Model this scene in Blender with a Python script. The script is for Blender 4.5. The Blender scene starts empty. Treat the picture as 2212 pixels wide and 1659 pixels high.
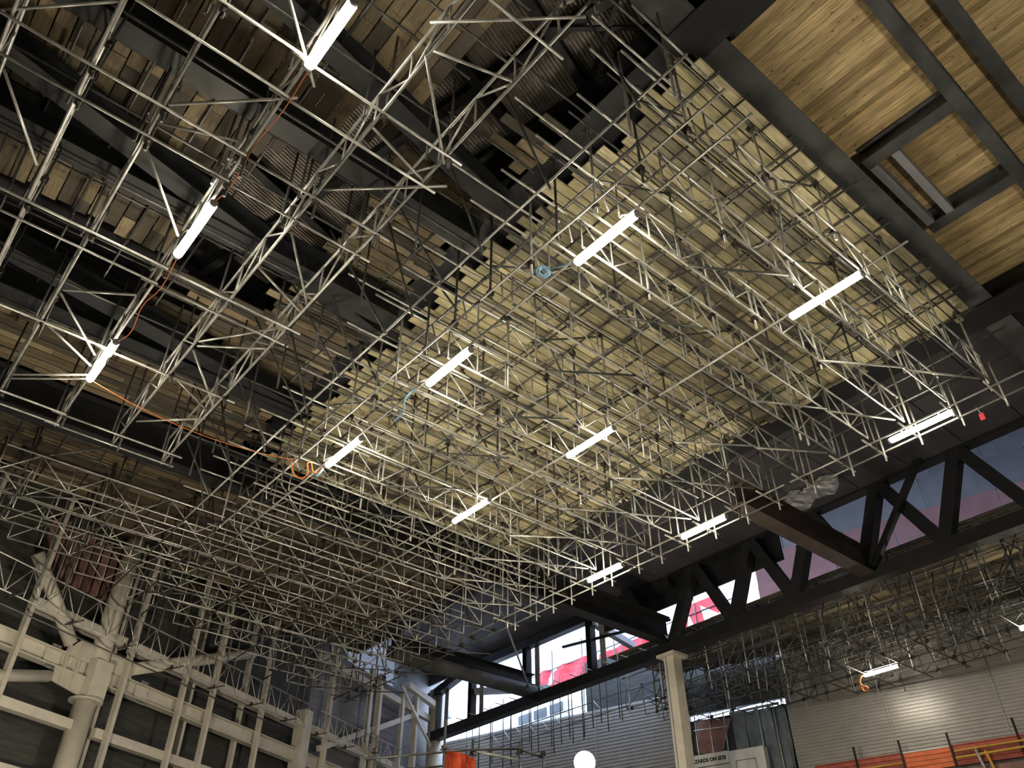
import bpy, bmesh, math, random
from mathutils import Vector as V, Matrix as Mx
random.seed(7)
S = bpy.context.scene
COL = S.collection
R_ = math.radians

# ------------------------------------------------------------------ camera, world, exposure
cam = bpy.data.cameras.new('camera'); cam.sensor_width = 36.0; cam.lens = 1767.0 / 2212.0 * 36.0
cam.clip_end = 500
cob = bpy.data.objects.new('camera', cam); COL.objects.link(cob)
cob.location = (0, 0, 1.6); cob.rotation_euler = (R_(90 + 38.41), 0, R_(-40.1))
S.camera = cob
wd = bpy.data.worlds.new('sky'); S.world = wd; wd.use_nodes = True
bg = wd.node_tree.nodes['Background']; bg.inputs[0].default_value = (.60, .74, 1, 1); bg.inputs[1].default_value = 3.4
S.view_settings.view_transform = 'Standard'; S.view_settings.look = 'None'
S.view_settings.exposure = 0.7; S.view_settings.gamma = 1.0; S.view_settings.use_curve_mapping = False
S.cycles.use_denoising = True
S.cycles.max_bounces = 4; S.cycles.diffuse_bounces = 2; S.cycles.glossy_bounces = 2; S.cycles.adaptive_threshold = .08; S.cycles.adaptive_min_samples = 12
S.cycles.caustics_reflective = False; S.cycles.caustics_refractive = False
LAMP = 40.0

# ------------------------------------------------------------------ materials
def mat(name, col, rough=.6, metal=0.0, vary=.25, scale=6.0, rnd=0.0, bump=0.0, bscale=None, stretch=(1, 1, 1), ramp=None, coords='Object', spec=.5):
    m = bpy.data.materials.new(name); m.use_nodes = True
    nt = m.node_tree; N = nt.nodes; L = nt.links
    b = N['Principled BSDF']; b.inputs['Roughness'].default_value = rough; b.inputs['Metallic'].default_value = metal
    b.inputs['Specular IOR Level'].default_value = spec
    tc = N.new('ShaderNodeTexCoord'); mp = N.new('ShaderNodeMapping'); mp.inputs['Scale'].default_value = stretch
    L.new(tc.outputs[coords], mp.inputs[0])
    oi = N.new('ShaderNodeObjectInfo')
    ofs = N.new('ShaderNodeVectorMath'); ofs.operation = 'MULTIPLY_ADD'
    ofs.inputs[1].default_value = (37, 91, 53)
    cmb = N.new('ShaderNodeCombineXYZ')
    for i in range(3): L.new(oi.outputs['Random'], cmb.inputs[i])
    L.new(cmb.outputs[0], ofs.inputs[0]); L.new(mp.outputs[0], ofs.inputs[2])
    nz = N.new('ShaderNodeTexNoise'); nz.inputs['Scale'].default_value = scale; nz.inputs['Detail'].default_value = 5
    L.new(ofs.outputs[0], nz.inputs['Vector'])
    if ramp:
        cr = N.new('ShaderNodeValToRGB'); cr.color_ramp.interpolation = 'LINEAR'
        els = cr.color_ramp.elements
        while len(els) < len(ramp): els.new(.5)
        for e, (p, c) in zip(els, ramp): e.position = p; e.color = (*c, 1)
        L.new(oi.outputs['Random'], cr.inputs[0]); base = cr.outputs[0]
    else:
        rg = N.new('ShaderNodeRGB'); rg.outputs[0].default_value = (*col, 1); base = rg.outputs[0]
    mr = N.new('ShaderNodeMapRange'); mr.inputs[1].default_value = .3; mr.inputs[2].default_value = .7
    mr.inputs[3].default_value = 1 - vary; mr.inputs[4].default_value = 1 + vary
    L.new(nz.outputs[0], mr.inputs[0])
    mx = N.new('ShaderNodeMix'); mx.data_type = 'RGBA'; mx.blend_type = 'MULTIPLY'; mx.inputs[0].default_value = 1
    L.new(base, mx.inputs[6]); L.new(mr.outputs[0], mx.inputs[7])
    out = mx.outputs[2]
    if rnd:
        m2 = N.new('ShaderNodeMapRange'); m2.inputs[3].default_value = 1 - rnd; m2.inputs[4].default_value = 1 + rnd
        L.new(oi.outputs['Random'], m2.inputs[0])
        mm = N.new('ShaderNodeMix'); mm.data_type = 'RGBA'; mm.blend_type = 'MULTIPLY'; mm.inputs[0].default_value = 1
        L.new(out, mm.inputs[6]); L.new(m2.outputs[0], mm.inputs[7]); out = mm.outputs[2]
    L.new(out, b.inputs['Base Color'])
    if bump:
        bp = N.new('ShaderNodeBump'); bp.inputs['Strength'].default_value = bump; bp.inputs['Distance'].default_value = .02
        L.new(nz.outputs[0], bp.inputs['Height']); L.new(bp.outputs[0], b.inputs['Normal'])
    return m
def emit(name, col, st):
    m = bpy.data.materials.new(name); m.use_nodes = True
    b = m.node_tree.nodes['Principled BSDF']
    b.inputs['Base Color'].default_value = (.9, .88, .8, 1)
    b.inputs['Emission Color'].default_value = (*col, 1); b.inputs['Emission Strength'].default_value = st
    return m

M = {}
M['galv'] = mat('galvanised_steel', (.60, .595, .555), .33, .4, .3, 5, rnd=.25)  # tube steel lightened so the low chords read as lamp-lit
M['galvd'] = mat('shaded_tube_steel', (.13, .13, .127), .4, .5, .35, 6, rnd=.3)  # darkened copy of the tube steel, so upper tubes read as shaded silhouettes
M['clamp'] = mat('rusty_clamp_steel', (.06, .052, .045), .6, .4, .4, 20, rnd=.3)
M['black'] = mat('black_painted_steel', (.017, .018, .020), .5, 0, .3, 2, spec=.35)
M['dusty'] = mat('dusty_black_steel', (.085, .088, .09), .6, 0, .5, 1.2, spec=.3)
M['brownsteel'] = mat('primed_flange_steel', (.07, .052, .045), .6, 0, .3, 2)
M['grey'] = mat('grey_primed_steel', (.30, .31, .34), .55, 0, .15, 2)
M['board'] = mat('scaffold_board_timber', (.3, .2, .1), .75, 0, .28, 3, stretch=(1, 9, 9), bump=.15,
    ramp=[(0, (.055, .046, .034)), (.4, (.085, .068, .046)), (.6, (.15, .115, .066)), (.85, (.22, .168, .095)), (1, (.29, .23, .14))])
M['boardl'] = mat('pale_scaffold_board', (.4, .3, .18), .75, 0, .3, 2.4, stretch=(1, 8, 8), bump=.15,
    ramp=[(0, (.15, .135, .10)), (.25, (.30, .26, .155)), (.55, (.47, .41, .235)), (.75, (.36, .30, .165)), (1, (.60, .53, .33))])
M['endband'] = mat('board_end_band', (.32, .30, .27), .5, .5, .2, 8)
M['clt'] = mat('spruce_lamella', (.5, .36, .17), .65, 0, .34, 2.6, stretch=(1, 10, 10), rnd=.2, bump=.05,
    ramp=[(0, (.46, .33, .16)), (.35, (.62, .46, .235)), (.7, (.70, .54, .29)), (1, (.55, .40, .19))])
# knots on the spruce
nt = M['clt'].node_tree; N = nt.nodes; L = nt.links; b = N['Principled BSDF']
src = b.inputs['Base Color'].links[0].from_socket
vo = N.new('ShaderNodeTexVoronoi'); vo.inputs['Scale'].default_value = 3.3; vo.inputs['Randomness'].default_value = 1
ofs = [n for n in N if n.type == 'VECT_MATH'][0]
tc = [n for n in N if n.type == 'TEX_COORD'][0]
mp2 = N.new('ShaderNodeMapping'); mp2.inputs['Scale'].default_value = (1.0, 2.2, 1)
ad = N.new('ShaderNodeVectorMath'); ad.operation = 'ADD'
L.new(tc.outputs['Object'], mp2.inputs[0]); L.new(mp2.outputs[0], ad.inputs[0])
cm = [n for n in N if n.type == 'COMBXYZ'][0]
sc = N.new('ShaderNodeVectorMath'); sc.operation = 'SCALE'; sc.inputs['Scale'].default_value = 61
L.new(cm.outputs[0], sc.inputs[0]); L.new(sc.outputs[0], ad.inputs[1]); L.new(ad.outputs[0], vo.inputs['Vector'])
kr = N.new('ShaderNodeMapRange'); kr.inputs[1].default_value = .075; kr.inputs[2].default_value = .14; kr.inputs[3].default_value = .25; kr.inputs[4].default_value = 1
L.new(vo.outputs['Distance'], kr.inputs[0])
km = N.new('ShaderNodeMix'); km.data_type = 'RGBA'; km.blend_type = 'MULTIPLY'; km.inputs[0].default_value = 1
L.new(src, km.inputs[6]); L.new(kr.outputs[0], km.inputs[7]); L.new(km.outputs[2], b.inputs['Base Color'])
M['metaldeck'] = mat('perforated_metal_deck', (.30, .265, .23), .5, .3, .25, 3)
M['ceil'] = mat('dark_roof_lining', (.03, .03, .033), .7, 0, .3, 1)
M['roofpanel'] = mat('slate_roof_panel', (.075, .07, .08), .55, 0, .2, 1, rnd=.15)
M['cream'] = mat('cream_painted_steel', (.68, .64, .55), .5, 0, .10, 2.5, rnd=.06)
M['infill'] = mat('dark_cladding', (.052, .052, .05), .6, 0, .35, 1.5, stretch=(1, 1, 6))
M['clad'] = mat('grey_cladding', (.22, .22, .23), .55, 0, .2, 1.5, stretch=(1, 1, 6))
M['corr'] = mat('grey_corrugated_cladding', (.40, .385, .37), .35, .25, .08, 2)
M['greywall'] = mat('grey_panel', (.058, .055, .062), .6, 0, .15, 2, rnd=.15)
M['pinkwall'] = mat('dusky_red_panel', (.125, .048, .048), .65, 0, .15, 2, rnd=.12)
M['seam'] = mat('pale_seam_strip', (.13, .13, .14), .5, 0, .1, 3)
M['red'] = mat('red_sheeting', (.72, .05, .07), .6, 0, .2, 3)
M['maroon'] = mat('maroon_board', (.30, .165, .15), .7, 0, .3, 2, rnd=.25)
M['white'] = mat('white_sheeting', (.80, .80, .78), .5, 0, .06, 3)
M['bluegrey'] = mat('blue_grey_tarpaulin', (.14, .17, .20), .5, 0, .25, 2, rnd=.2)
M['orange'] = mat('orange_mesh', (.85, .10, .03), .6, 0, .15, 9)
M['orangecable'] = mat('orange_cable', (.75, .22, .06), .5, 0, .1, 5)
M['bluerope'] = mat('blue_rope', (.25, .45, .66), .6, 0, .25, 12)
M['redbar'] = mat('red_edge_board', (.42, .09, .06), .6, 0, .25, 3, rnd=.15)
M['litbar'] = mat('lit_orange_board', (.85, .19, .06), .5, 0, .12, 3)  # light put into the colour: the lit stretch of the red boards
M['yellow'] = mat('yellow_tube', (.72, .45, .08), .45, 0, .15, 4)
M['text'] = mat('black_lettering', (.03, .03, .03), .6, 0, .1, 3)
M['floor'] = mat('concrete_floor', (.22, .21, .20), .8, 0, .2, .8)
M['shell'] = mat('grey_block_wall', (.13, .13, .13), .8, 0, .2, .8)
M['poly'] = mat('polythene_sheet', (.34, .34, .37), .3, 0, .2, 4)
M['lamp'] = emit('lamp_diffuser', (1, .92, .73), LAMP)
M['flood'] = emit('floodlight_glass', (1, .88, .68), 170)
M['plastic'] = mat('grey_plastic', (.30, .30, .30), .5, 0, .1, 5)

# ------------------------------------------------------------------ object helpers
WM = {}
def link(name, data, world, parent=None):
    o = bpy.data.objects.new(name, data); COL.objects.link(o)
    if parent is not None:
        o.parent = parent; o.matrix_basis = WM[parent.name].inverted() @ world
    else:
        o.matrix_basis = world
    WM[o.name] = world.copy()
    return o
def tag(o, label, cat=None, group=None, kind=None):
    o['label'] = label
    if cat: o['category'] = cat
    if group: o['group'] = group
    if kind: o['kind'] = kind
    return o
def empty(name, loc, label, cat, group=None, rz=0):
    o = link(name, None, Mx.Translation(V(loc)) @ Mx.Rotation(rz, 4, 'Z'))
    o.empty_display_size = .3
    return tag(o, label, cat, group)
def frame(p0, p1, up=V((0, 0, 1))):
    """rotation whose X runs p0->p1 and Z is as near to up as can be, placed at p0"""
    p0 = V(p0); x = (V(p1) - p0).normalized(); up = V(up)
    if abs(x.dot(up)) > .999: up = V((0, 1, 0))
    y = up.cross(x).normalized(); z = x.cross(y)
    m = Mx((x, y, z)).transposed().to_4x4(); m.translation = p0
    return m
MC = {}
def mesh_from(key, mt, verts, faces, smooth=False):
    me = bpy.data.meshes.new(str(key[0])); me.from_pydata(verts, [], faces); me.materials.append(M[mt])
    if smooth:
        me.polygons.foreach_set('use_smooth', [len(p.vertices) == 4 for p in me.polygons])
    me.update(); MC[key] = me
    return me
def m_tube(r, l, mt, n=8):
    l = round(l, 2); key = ('tube', r, l, mt, n)
    if key in MC: return MC[key]
    v = []; f = []
    for k, x in enumerate((0, l)):
        for i in range(n):
            a = 2 * math.pi * i / n; v.append((x, r * math.cos(a), r * math.sin(a)))
    for i in range(n): f.append((i, (i + 1) % n, n + (i + 1) % n, n + i))
    f.append(tuple(range(n - 1, -1, -1))); f.append(tuple(range(n, 2 * n)))
    return mesh_from(key, mt, v, f, True)
def tube(name, p0, p1, parent=None, r=.0242, mt='galv', n=8):
    l = (V(p1) - V(p0)).length
    return link(name, m_tube(r, l, mt, n), frame(p0, p1), parent)
BOXF = [(0, 1, 3, 2), (4, 6, 7, 5), (0, 4, 5, 1), (2, 3, 7, 6), (0, 2, 6, 4), (1, 5, 7, 3)]
def m_box(x0, x1, y0, y1, z0, z1, mt):
    key = ('box', *[round(t, 3) for t in (x0, x1, y0, y1, z0, z1)], mt)
    if key in MC: return MC[key]
    v = [(x, y, z) for x in (x0, x1) for y in (y0, y1) for z in (z0, z1)]
    return mesh_from(key, mt, v, BOXF)
def m_bevbox(lx, ly, lz, mt, b=.006):
    key = ('bevbox', lx, ly, lz, mt)
    if key in MC: return MC[key]
    me = bpy.data.meshes.new('block'); bm = bmesh.new()
    bmesh.ops.create_cube(bm, size=1); bmesh.ops.scale(bm, vec=(lx, ly, lz), verts=bm.verts)
    bmesh.ops.bevel(bm, geom=bm.edges[:], offset=b, segments=1, affect='EDGES')
    bm.to_mesh(me); bm.free(); me.materials.append(M[mt]); MC[key] = me
    return me
def box(name, x0, x1, y0, y1, z0, z1, mt, parent=None, base=None):
    """world box; base matrix gives another frame"""
    c = V(((x0 + x1) / 2, (y0 + y1) / 2, z0))
    m = Mx.Translation(c)
    if base is not None: m = base @ m
    return link(name, m_box((x0 - x1) / 2, (x1 - x0) / 2, (y0 - y1) / 2, (y1 - y0) / 2, 0, z1 - z0, mt), m, parent)
def m_prism(name, prof, l, mt):
    """closed profile in (y,z) swept along x"""
    key = ('prism', name, tuple(prof), round(l, 2), mt)
    if key in MC: return MC[key]
    n = len(prof); v = [(0, y, z) for y, z in prof] + [(l, y, z) for y, z in prof]
    f = [(i, n + i, n + (i + 1) % n, (i + 1) % n) for i in range(n)] + [tuple(range(n)), tuple(range(2 * n - 1, n - 1, -1))]
    return mesh_from(key, mt, v, f)
def iprof(w, d, tf=.03, tw=.02):
    a, c = w / 2, tw / 2
    return [(-a, 0), (a, 0), (a, tf), (c, tf), (c, d - tf), (a, d - tf), (a, d), (-a, d), (-a, d - tf), (-c, d - tf), (-c, tf), (-a, tf)]
def ibeam(name, p0, p1, w, d, mt='black', parent=None, tf=.03, tw=.02, up=V((0, 0, 1))):
    l = (V(p1) - V(p0)).length
    return link(name, m_prism('ibeam', iprof(w, d, tf, tw), l, mt), frame(p0, p1, up), parent)
def bar(name, p0, p1, w, d, mt, parent=None, up=V((0, 0, 1))):
    l = round((V(p1) - V(p0)).length, 2)
    return link(name, m_box(0, l, -w / 2, w / 2, -d / 2, d / 2, mt), frame(p0, p1, up), parent)
def poly_plate(name, pts, th, mt, base, parent=None):
    """plate outlined in the local x-z plane, th thick along local -y"""
    n = len(pts); v = [(x, 0, z) for x, z in pts] + [(x, -th, z) for x, z in pts]
    f = [tuple(range(n)), tuple(range(2 * n - 1, n - 1, -1))] + [(i, n + i, n + (i + 1) % n, (i + 1) % n) for i in range(n)]
    return link(name, mesh_from((name, len(MC), mt), mt, v, f), base, parent)
def m_clamp():
    key = ('clamp',)
    if key in MC: return MC[key]
    v = []; f = []
    def cyl(axis, r, h, off, n=6):
        b = len(v)
        for s in (-h, h):
            for i in range(n):
                a = 2 * math.pi * i / n; p = [r * math.cos(a), r * math.sin(a)]
                q = [0, 0, 0]; q[axis] = s; q[(axis + 1) % 3] = p[0]; q[(axis + 2) % 3] = p[1]
                v.append((q[0] + off[0], q[1] + off[1], q[2] + off[2]))
        for i in range(n): f.append((b + i, b + (i + 1) % n, b + n + (i + 1) % n, b + n + i))
        f.append(tuple(b + i for i in range(n - 1, -1, -1))); f.append(tuple(b + n + i for i in range(n)))
    cyl(0, .052, .046, (0, 0, .026)); cyl(1, .052, .046, (0, 0, -.026)); cyl(2, .016, .1, (.058, .058, 0))
    return mesh_from(key, 'clamp', v, f)
def clamp(p, parent, rz=0.0, vertical=False):
    m = Mx.Translation(V(p)) @ Mx.Rotation(rz, 4, 'Z')
    if vertical: m = m @ Mx.Rotation(R_(90), 4, 'Y')
    return link('coupler', m_clamp(), m, parent)
ORD = 'first second third fourth fifth sixth seventh eighth ninth tenth eleventh twelfth thirteenth fourteenth fifteenth sixteenth seventeenth eighteenth nineteenth twentieth'.split()

def lattice(name, p0, p1, depth, label, group=None, panel=.6, mt='galv', taper=0.0, flip=False, rl=.0165, rc=.0242):
    """scaffold lattice girder: bottom chord p0->p1, top chord depth above, lacing between"""
    p0, p1 = V(p0), V(p1); d = p1 - p0; l = d.length; x = d / l; up = V((0, 0, depth))
    g = empty(name, p0, label, 'lattice girder', group)
    tube('chord', p0, p1, g, rc, mt); tube('chord', p0 + up - x * taper, p1 + up + x * taper, g, rc, mt)
    n = max(2, round(l / panel)); w = l / n
    for i in range(n + 1):
        a = p0 + x * (w * i)
        tube('strut', a, a + up, g, rl, mt, 6)
        if i < n:
            b = a + x * w
            if (i % 2 == 0) != flip: tube('diagonal', a, b + up, g, rl, mt, 6)
            else: tube('diagonal', a + up, b, g, rl, mt, 6)
    return g

# ------------------------------------------------------------------ the shell of the hall
def structure(o, label=None):
    o['kind'] = 'structure'
    if label: o['label'] = label
    return o
HW = R_(63.9); DN = V((-math.cos(HW), math.sin(HW), 0)); DT = V((math.sin(HW), math.cos(HW), 0))
WB = Mx((DT, DN, V((0, 0, 1)))).transposed().to_4x4(); WB.translation = DN * 22.5     # left wall frame: x along, y outward, z up
AB = R_(-14); TB = V((math.sin(AB), math.cos(AB), 0)); NB = V((math.cos(AB), -math.sin(AB), 0))
BB = Mx((-TB, NB, V((0, 0, 1)))).transposed().to_4x4(); BB.translation = V((33.7, 16, 0))  # back wall frame: x to the right, y outward

structure(box('floor', -11, 44, -11, 46, -.3, 0, 'floor'), 'concrete slab floor of the hall')
structure(box('ceiling', -11, 26.6, -11, 46, 17.3, 17.6, 'ceil'), 'dark lined underside of the hall roof')
structure(box('ceiling', 26.6, 41, -11, 20.6, 24, 24.3, 'ceil'), 'unseen dark roof added over the far bay to dim its upper wall')  # added out of view to keep sky light off the panelled wall
structure(box('wall_rear', -11.3, -11, -11, 46, 0, 17.5, 'shell'), 'plain wall behind the viewer')
structure(box('wall_right', -11, 44, -11.3, -11, 0, 24, 'shell'), 'plain wall on the viewer\'s right')
def wbox(name, s0, s1, o0, o1, z0, z1, mt, parent=None): return box(name, s0, s1, -o1, -o0, z0, z1, mt, parent, WB)
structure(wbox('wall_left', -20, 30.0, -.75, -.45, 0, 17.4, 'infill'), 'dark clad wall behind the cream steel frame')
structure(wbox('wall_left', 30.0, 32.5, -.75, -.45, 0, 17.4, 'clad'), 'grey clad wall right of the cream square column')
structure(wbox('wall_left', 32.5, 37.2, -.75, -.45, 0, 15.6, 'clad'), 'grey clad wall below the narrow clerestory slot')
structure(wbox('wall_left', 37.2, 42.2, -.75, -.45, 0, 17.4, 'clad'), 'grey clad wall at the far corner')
# horizontal cladding ribs on the left wall
for k in range(36):
    wbox('rib', 8, 30, -.45, -.435, 5.2 + k * .3, 5.27 + k * .3, 'infill', bpy.data.objects['wall_left'])
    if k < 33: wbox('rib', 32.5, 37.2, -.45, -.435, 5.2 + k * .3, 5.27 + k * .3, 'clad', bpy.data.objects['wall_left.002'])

def corrugated(name, x0, x1, z0, z1, pitch, depth, mt, base):
    v = []; f = []; n = int((z1 - z0) / pitch)
    prof = []
    for i in range(n):
        z = z0 + i * pitch
        prof += [(0, z), (0, z + pitch * .55), (depth, z + pitch * .7), (depth, z + pitch * .9)]
    for y, z in prof: v += [(x0, y, z), (x1, y, z)]
    for i in range(len(prof) - 1): f.append((2 * i, 2 * i + 1, 2 * i + 3, 2 * i + 2))
    b = len(v); v += [(x0, .2, z0), (x1, .2, z0), (x0, .2, z0 + n * pitch), (x1, .2, z0 + n * pitch)]
    f.append((b, b + 2, b + 3, b + 1))
    return link(name, mesh_from((name, x0, z0, mt), mt, v, f), base)
wb1 = structure(corrugated('wall_back', -4.4, 28, 0, 15.42, .135, .03, 'corr', BB), 'grey horizontally ribbed cladding above the red edge boards')
wb2 = structure(corrugated('wall_back', -25, -9.2, 0, 14.35, .16, .035, 'corr', BB), 'ribbed cladding wall in the bluish daylit far corner')
for x in (-.33, -.45, 3.7, 8): box('joint_strip', x - .02, x + .02, -.03, -.002, 6, 14.3, 'corr', wb1, BB)
for x in (-19.2, -14.0): box('joint_strip', x - .02, x + .02, -.03, -.002, 6, 14.3, 'corr', wb2, BB)
structure(box('wall_upper', -14.6, -4.4, .25, .45, 13.16, 16.8, 'infill', None, BB), 'dark lintel over the sheeted opening')
structure(box('wall_recess', -9.2, -4.0, .5, .7, 0, 12.95, 'infill', None, BB), 'dark back of the sheeted opening')
structure(box('wall_recess', -9.3, -9.2, .0, .7, 0, 14.3, 'infill', None, BB), 'dark reveal of the sheeted opening')
structure(box('wall_recess', -4.4, -4.3, .1, .7, 0, 13.0, 'infill', None, BB), 'dark reveal beside the ribbed wall')

# grey and dusky red panelled wall seen through the far truss
wu = structure(box('wall_far', -4.6, 28, .05, .3, 15.25, 24.2, 'seam', None, BB), 'panelled upper wall beyond the black truss, grey above dusky red')
for r in range(6):
    z = 15.3 + r * 1.5; red = r < 3
    for c in range(14):
        xx = -4.55 + c * 2.2 - (r % 2) * .6
        box('panel', max(xx, -4.6), xx + 2.15, -.02, .045, z, z + 1.5, 'pinkwall' if red else 'greywall', wu, BB)

# ------------------------------------------------------------------ roof steel
rs = empty('roof_steelwork', (7, 3.7, 15.3), 'black painted steel roof beams above the scaffold decks', 'steelwork')
def rb(x0, y0, x1, y1, z, w, d, mt='black', name='roof_beam', **k): return ibeam(name, (x0, y0, z), (x1, y1, z), w, d, mt, rs, **k)
rb(-9, 3.62, 26, 3.62, 15.3, .62, 1.0, 'dusty')          # long beam beside the timber panels
rb(7.28, -8, 7.28, 20.4, 15.25, .8, .9)                  # along the left edge of the central deck
rb(7.28, 21.3, 7.28, 31, 15.25, .8, .9)
rb(18.15, -8, 18.15, 33, 15.25, .9, 1.2)                 # along the front edge of the central deck
rb(-6, 20.95, 26, 20.95, 14.0, .5, 1.1)                  # across, behind the central deck
rb(18.6, 11.9, 25.9, 11.9, 13.75, .55, .9, 'brownsteel')
rb(-7, 9.2, 6.85, 9.2, 14.2, .42, .6)
rb(-6, 12.15, 6.85, 12.2, 14.2, .5, .7)
rb(-3.5, 10.45, 6.85, 12.95, 14.25, .42, .5)
rb(-5, 16.75, 6.85, 16.85, 14.2, .5, .7)
rb(-3, 15.2, 6.85, 16.75, 14.25, .45, .5)
rb(-1, 6.85, 6.85, 8.3, 14.4, .42, .5)
rb(18.0, 29.3, 25.9, 29.3, 14.4, .5, .5)
rb(12.4, 21.4, 12.4, 31, 15.3, .5, .8)
tube('round_tie', (18.0, 29.3, 14.15), (26, 29.3, 14.15), rs, .33, 'dusty', 16)
tube('hanger_rod', (22, 26.57, 15.64), (26, 29.39, 13.96), rs, .05, 'grey', 8)
tube('hanger_rod', (20.4, 25.4, 16.3), (22, 26.57, 15.64), rs, .05, 'grey', 8)
bar('roof_beam', (7.75, 3.3, 15.9), (7.6, -6, 15.9), .4, .8, 'black', rs)
rb(18.6, 3.4, 18.6, -8, 15.4, .6, 1.0)

# skewed purlin grid with perforated metal deck in the dark bay
pg = empty('skewed_roof_bay', (6.82, 7.9, 16.5), 'skewed dark purlin bay carrying ribbed metal decking', 'roof bay')
U = V((.243, -.970, 0)); W_ = V((.957, .290, 0)); O = V((6.82, 7.9, 16.5))
for i in range(-5, 4):
    ibeam('purlin', O + U * (1.77 * i) - W_ * 8, O + U * (1.77 * i) + W_ * .5, .2, .3, 'black', pg)
for j in (0, -1.45, -3.3, -5.1, -6.9):
    ibeam('purlin', O + W_ * j - U * 9.5, O + W_ * j + U * 6, .2, .28, 'black', pg)
bar('brace', (5.65, 5.62, 16.45), (7.33, 4.16, 16.45), .09, .06, 'black', pg)
bar('brace', (6.28, 4.46, 16.45), (7.07, 6.01, 16.45), .09, .06, 'black', pg)
v = []; f = []
nrib = 200; pit = .08
fb = Mx((W_, U * -1, V((0, 0, 1)))).transposed().to_4x4(); fb.translation = O + V((0, 0, .32))
yy = -8.0
pts = []
for i in range(nrib):
    y = yy + i * pit; pts += [(y, 0), (y + .035, 0), (y + .045, .035), (y + .07, .035)]
for y, z in pts: v += [(-9, y, z), (.7, y, z)]
for i in range(len(pts) - 1): f.append((2 * i, 2 * i + 2, 2 * i + 3, 2 * i + 1))
link('metal_deck', mesh_from(('metal_deck',), 'metaldeck', v, f), fb, pg)

# slate roof panels between the front edge and the far truss
rp = empty('panelled_soffit', (22, 20, 16.9), 'slate coloured soffit panels between scaffold and far truss', 'soffit')
for i in range(20):
    y = -2 + i * 1.9
    for j in range(2): box('soffit_panel', 18.7 + j * 3.75, 22.4 + j * 3.75, y, y + 1.87, 16.85, 16.93, 'roofpanel', rp)

# timber panel roof on the right
tp = empty('timber_panel_roof', (12, 2, 16.1), 'knotty spruce panel roof between dark steel beams, upper right', 'timber roof')
x = 8.35; k = 0
lam = m_bevbox(3.0, .138, .1, 'clt', .004); lam2 = m_bevbox(2.2, .138, .1, 'clt', .004); lam3 = m_bevbox(1.7, .138, .1, 'clt', .004)
while x < 19.5:
    for yc, me in ((2.0, lam), (-.62, lam2), (-2.6, lam3)):
        dz = random.uniform(0, .004)
        link('lamella', me, Mx.Translation((x, yc, 16.15 + dz)) @ Mx.Rotation(R_(90), 4, 'Z'), tp)
    x += .14
ts = empty('timber_roof_steel', (12.3, 2.3, 15.6), 'dark steel beams and trimmers under the timber panels', 'steelwork')
ibeam('beam', (7.7, 1.28, 15.6), (19, 1.36, 15.6), .27, .5, 'dusty', ts)
ibeam('beam', (7.7, .50, 15.6), (19, .54, 15.6), .27, .5, 'dusty', ts)
ibeam('beam', (7.7, -1.3, 15.6), (19, -1.3, 15.6), .27, .5, 'dusty', ts)
ibeam('trimmer', (12.34, 1.45, 15.65), (12.34, 3.3, 15.65), .3, .42, 'dusty', ts)
ibeam('trimmer', (15.0, 1.45, 15.65), (15.0, 3.3, 15.65), .3, .42, 'dusty', ts)
bar('trimmer', (12.5, 2.72, 15.8), (14.9, 2.76, 15.8), .17, .3, 'grey', ts)
bar('trimmer', (12.5, 3.2, 15.8), (14.9, 3.2, 15.8), .17, .3, 'grey', ts)

# ------------------------------------------------------------------ far truss, clerestory posts and box column
tr = empty('roof_truss', (26, 20.8, 13.55), 'deep black roof truss with broad zigzag web, in front of the far wall', 'truss')
bar('bottom_chord', (26, -9, 13.78), (26, 37.6, 13.78), .45, .46, 'black', tr)
bar('top_chord', (26, -9, 17.0), (26, 20.4, 17.0), .45, .5, 'black', tr)
tops = [7.85 - 2.85 * k for k in range(5, 0, -1)] + [7.85, 10.75, 13.5, 16.25, 19.1]
bots = [a + 1.35 for a in tops]; bots[-1] = 20.7
for i, (a, b) in enumerate(zip(tops, bots)):
    bar('web_member', (26, a, 16.9), (26, b, 13.9), .42, .40, 'black', tr, up=V((1, 0, 0)))
    if i: bar('web_member', (26, a, 16.9), (26, bots[i - 1], 13.9), .42, .36, 'black', tr, up=V((1, 0, 0)))
bar('web_member', (25.6, 8.95, 16.9), (25.7, 11.6, 13.9), .2, .2, 'black', tr, up=V((1, 0, 0)))
bar('web_member', (25.6, 22.6, 16.9), (26, 20.9, 13.9), .4, .4, 'black', tr, up=V((1, 0, 0)))
cl = empty('clerestory_frame', (26, 29, 14), 'dark posts and eaves beam framing the bright sky openings', 'steel frame')
bar('eaves_beam', (26, 20.4, 16.55), (26, 35.2, 16.55), .4, .42, 'black', cl)
bar('eaves_beam', (26, 35, 16.5), (26, 38, 15.85), .4, .4, 'black', cl)
for y in (25.2, 29.6, 33.9, 36.9):
    p = ibeam('post', (26, y, 13.95), (26, y, 16.4 if y < 36 else 15.9), .34, .3, 'black', cl, up=V((0, 1, 0)))
    box('flange_face', 26.2, 26.23, y - .52, y - .2, 13.95, 16.35, 'grey', p)
bar('tie_bar', (26.1, 20.8, 15.05), (26.1, 27.3, 15.75), .1, .1, 'black', cl)
box('fascia', 26.3, 26.4, 15.2, 24.9, 15.75, 17.35, 'black', cl)
box('fascia', 26.25, 26.35, 20.4, 38.5, 16.75, 17.35, 'roofpanel', cl)
bar('outrigger', (26, 25.2, 16.3), (30, 26.4, 16.5), .3, .3, 'grey', cl)
bar('outrigger', (26, 33.9, 15.3), (29, 31.5, 15.5), .3, .3, 'grey', cl)
cc = empty('box_column', (26, 20.9, 0), 'tall cream box column with flat cap plate under the black truss', 'column')
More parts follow.
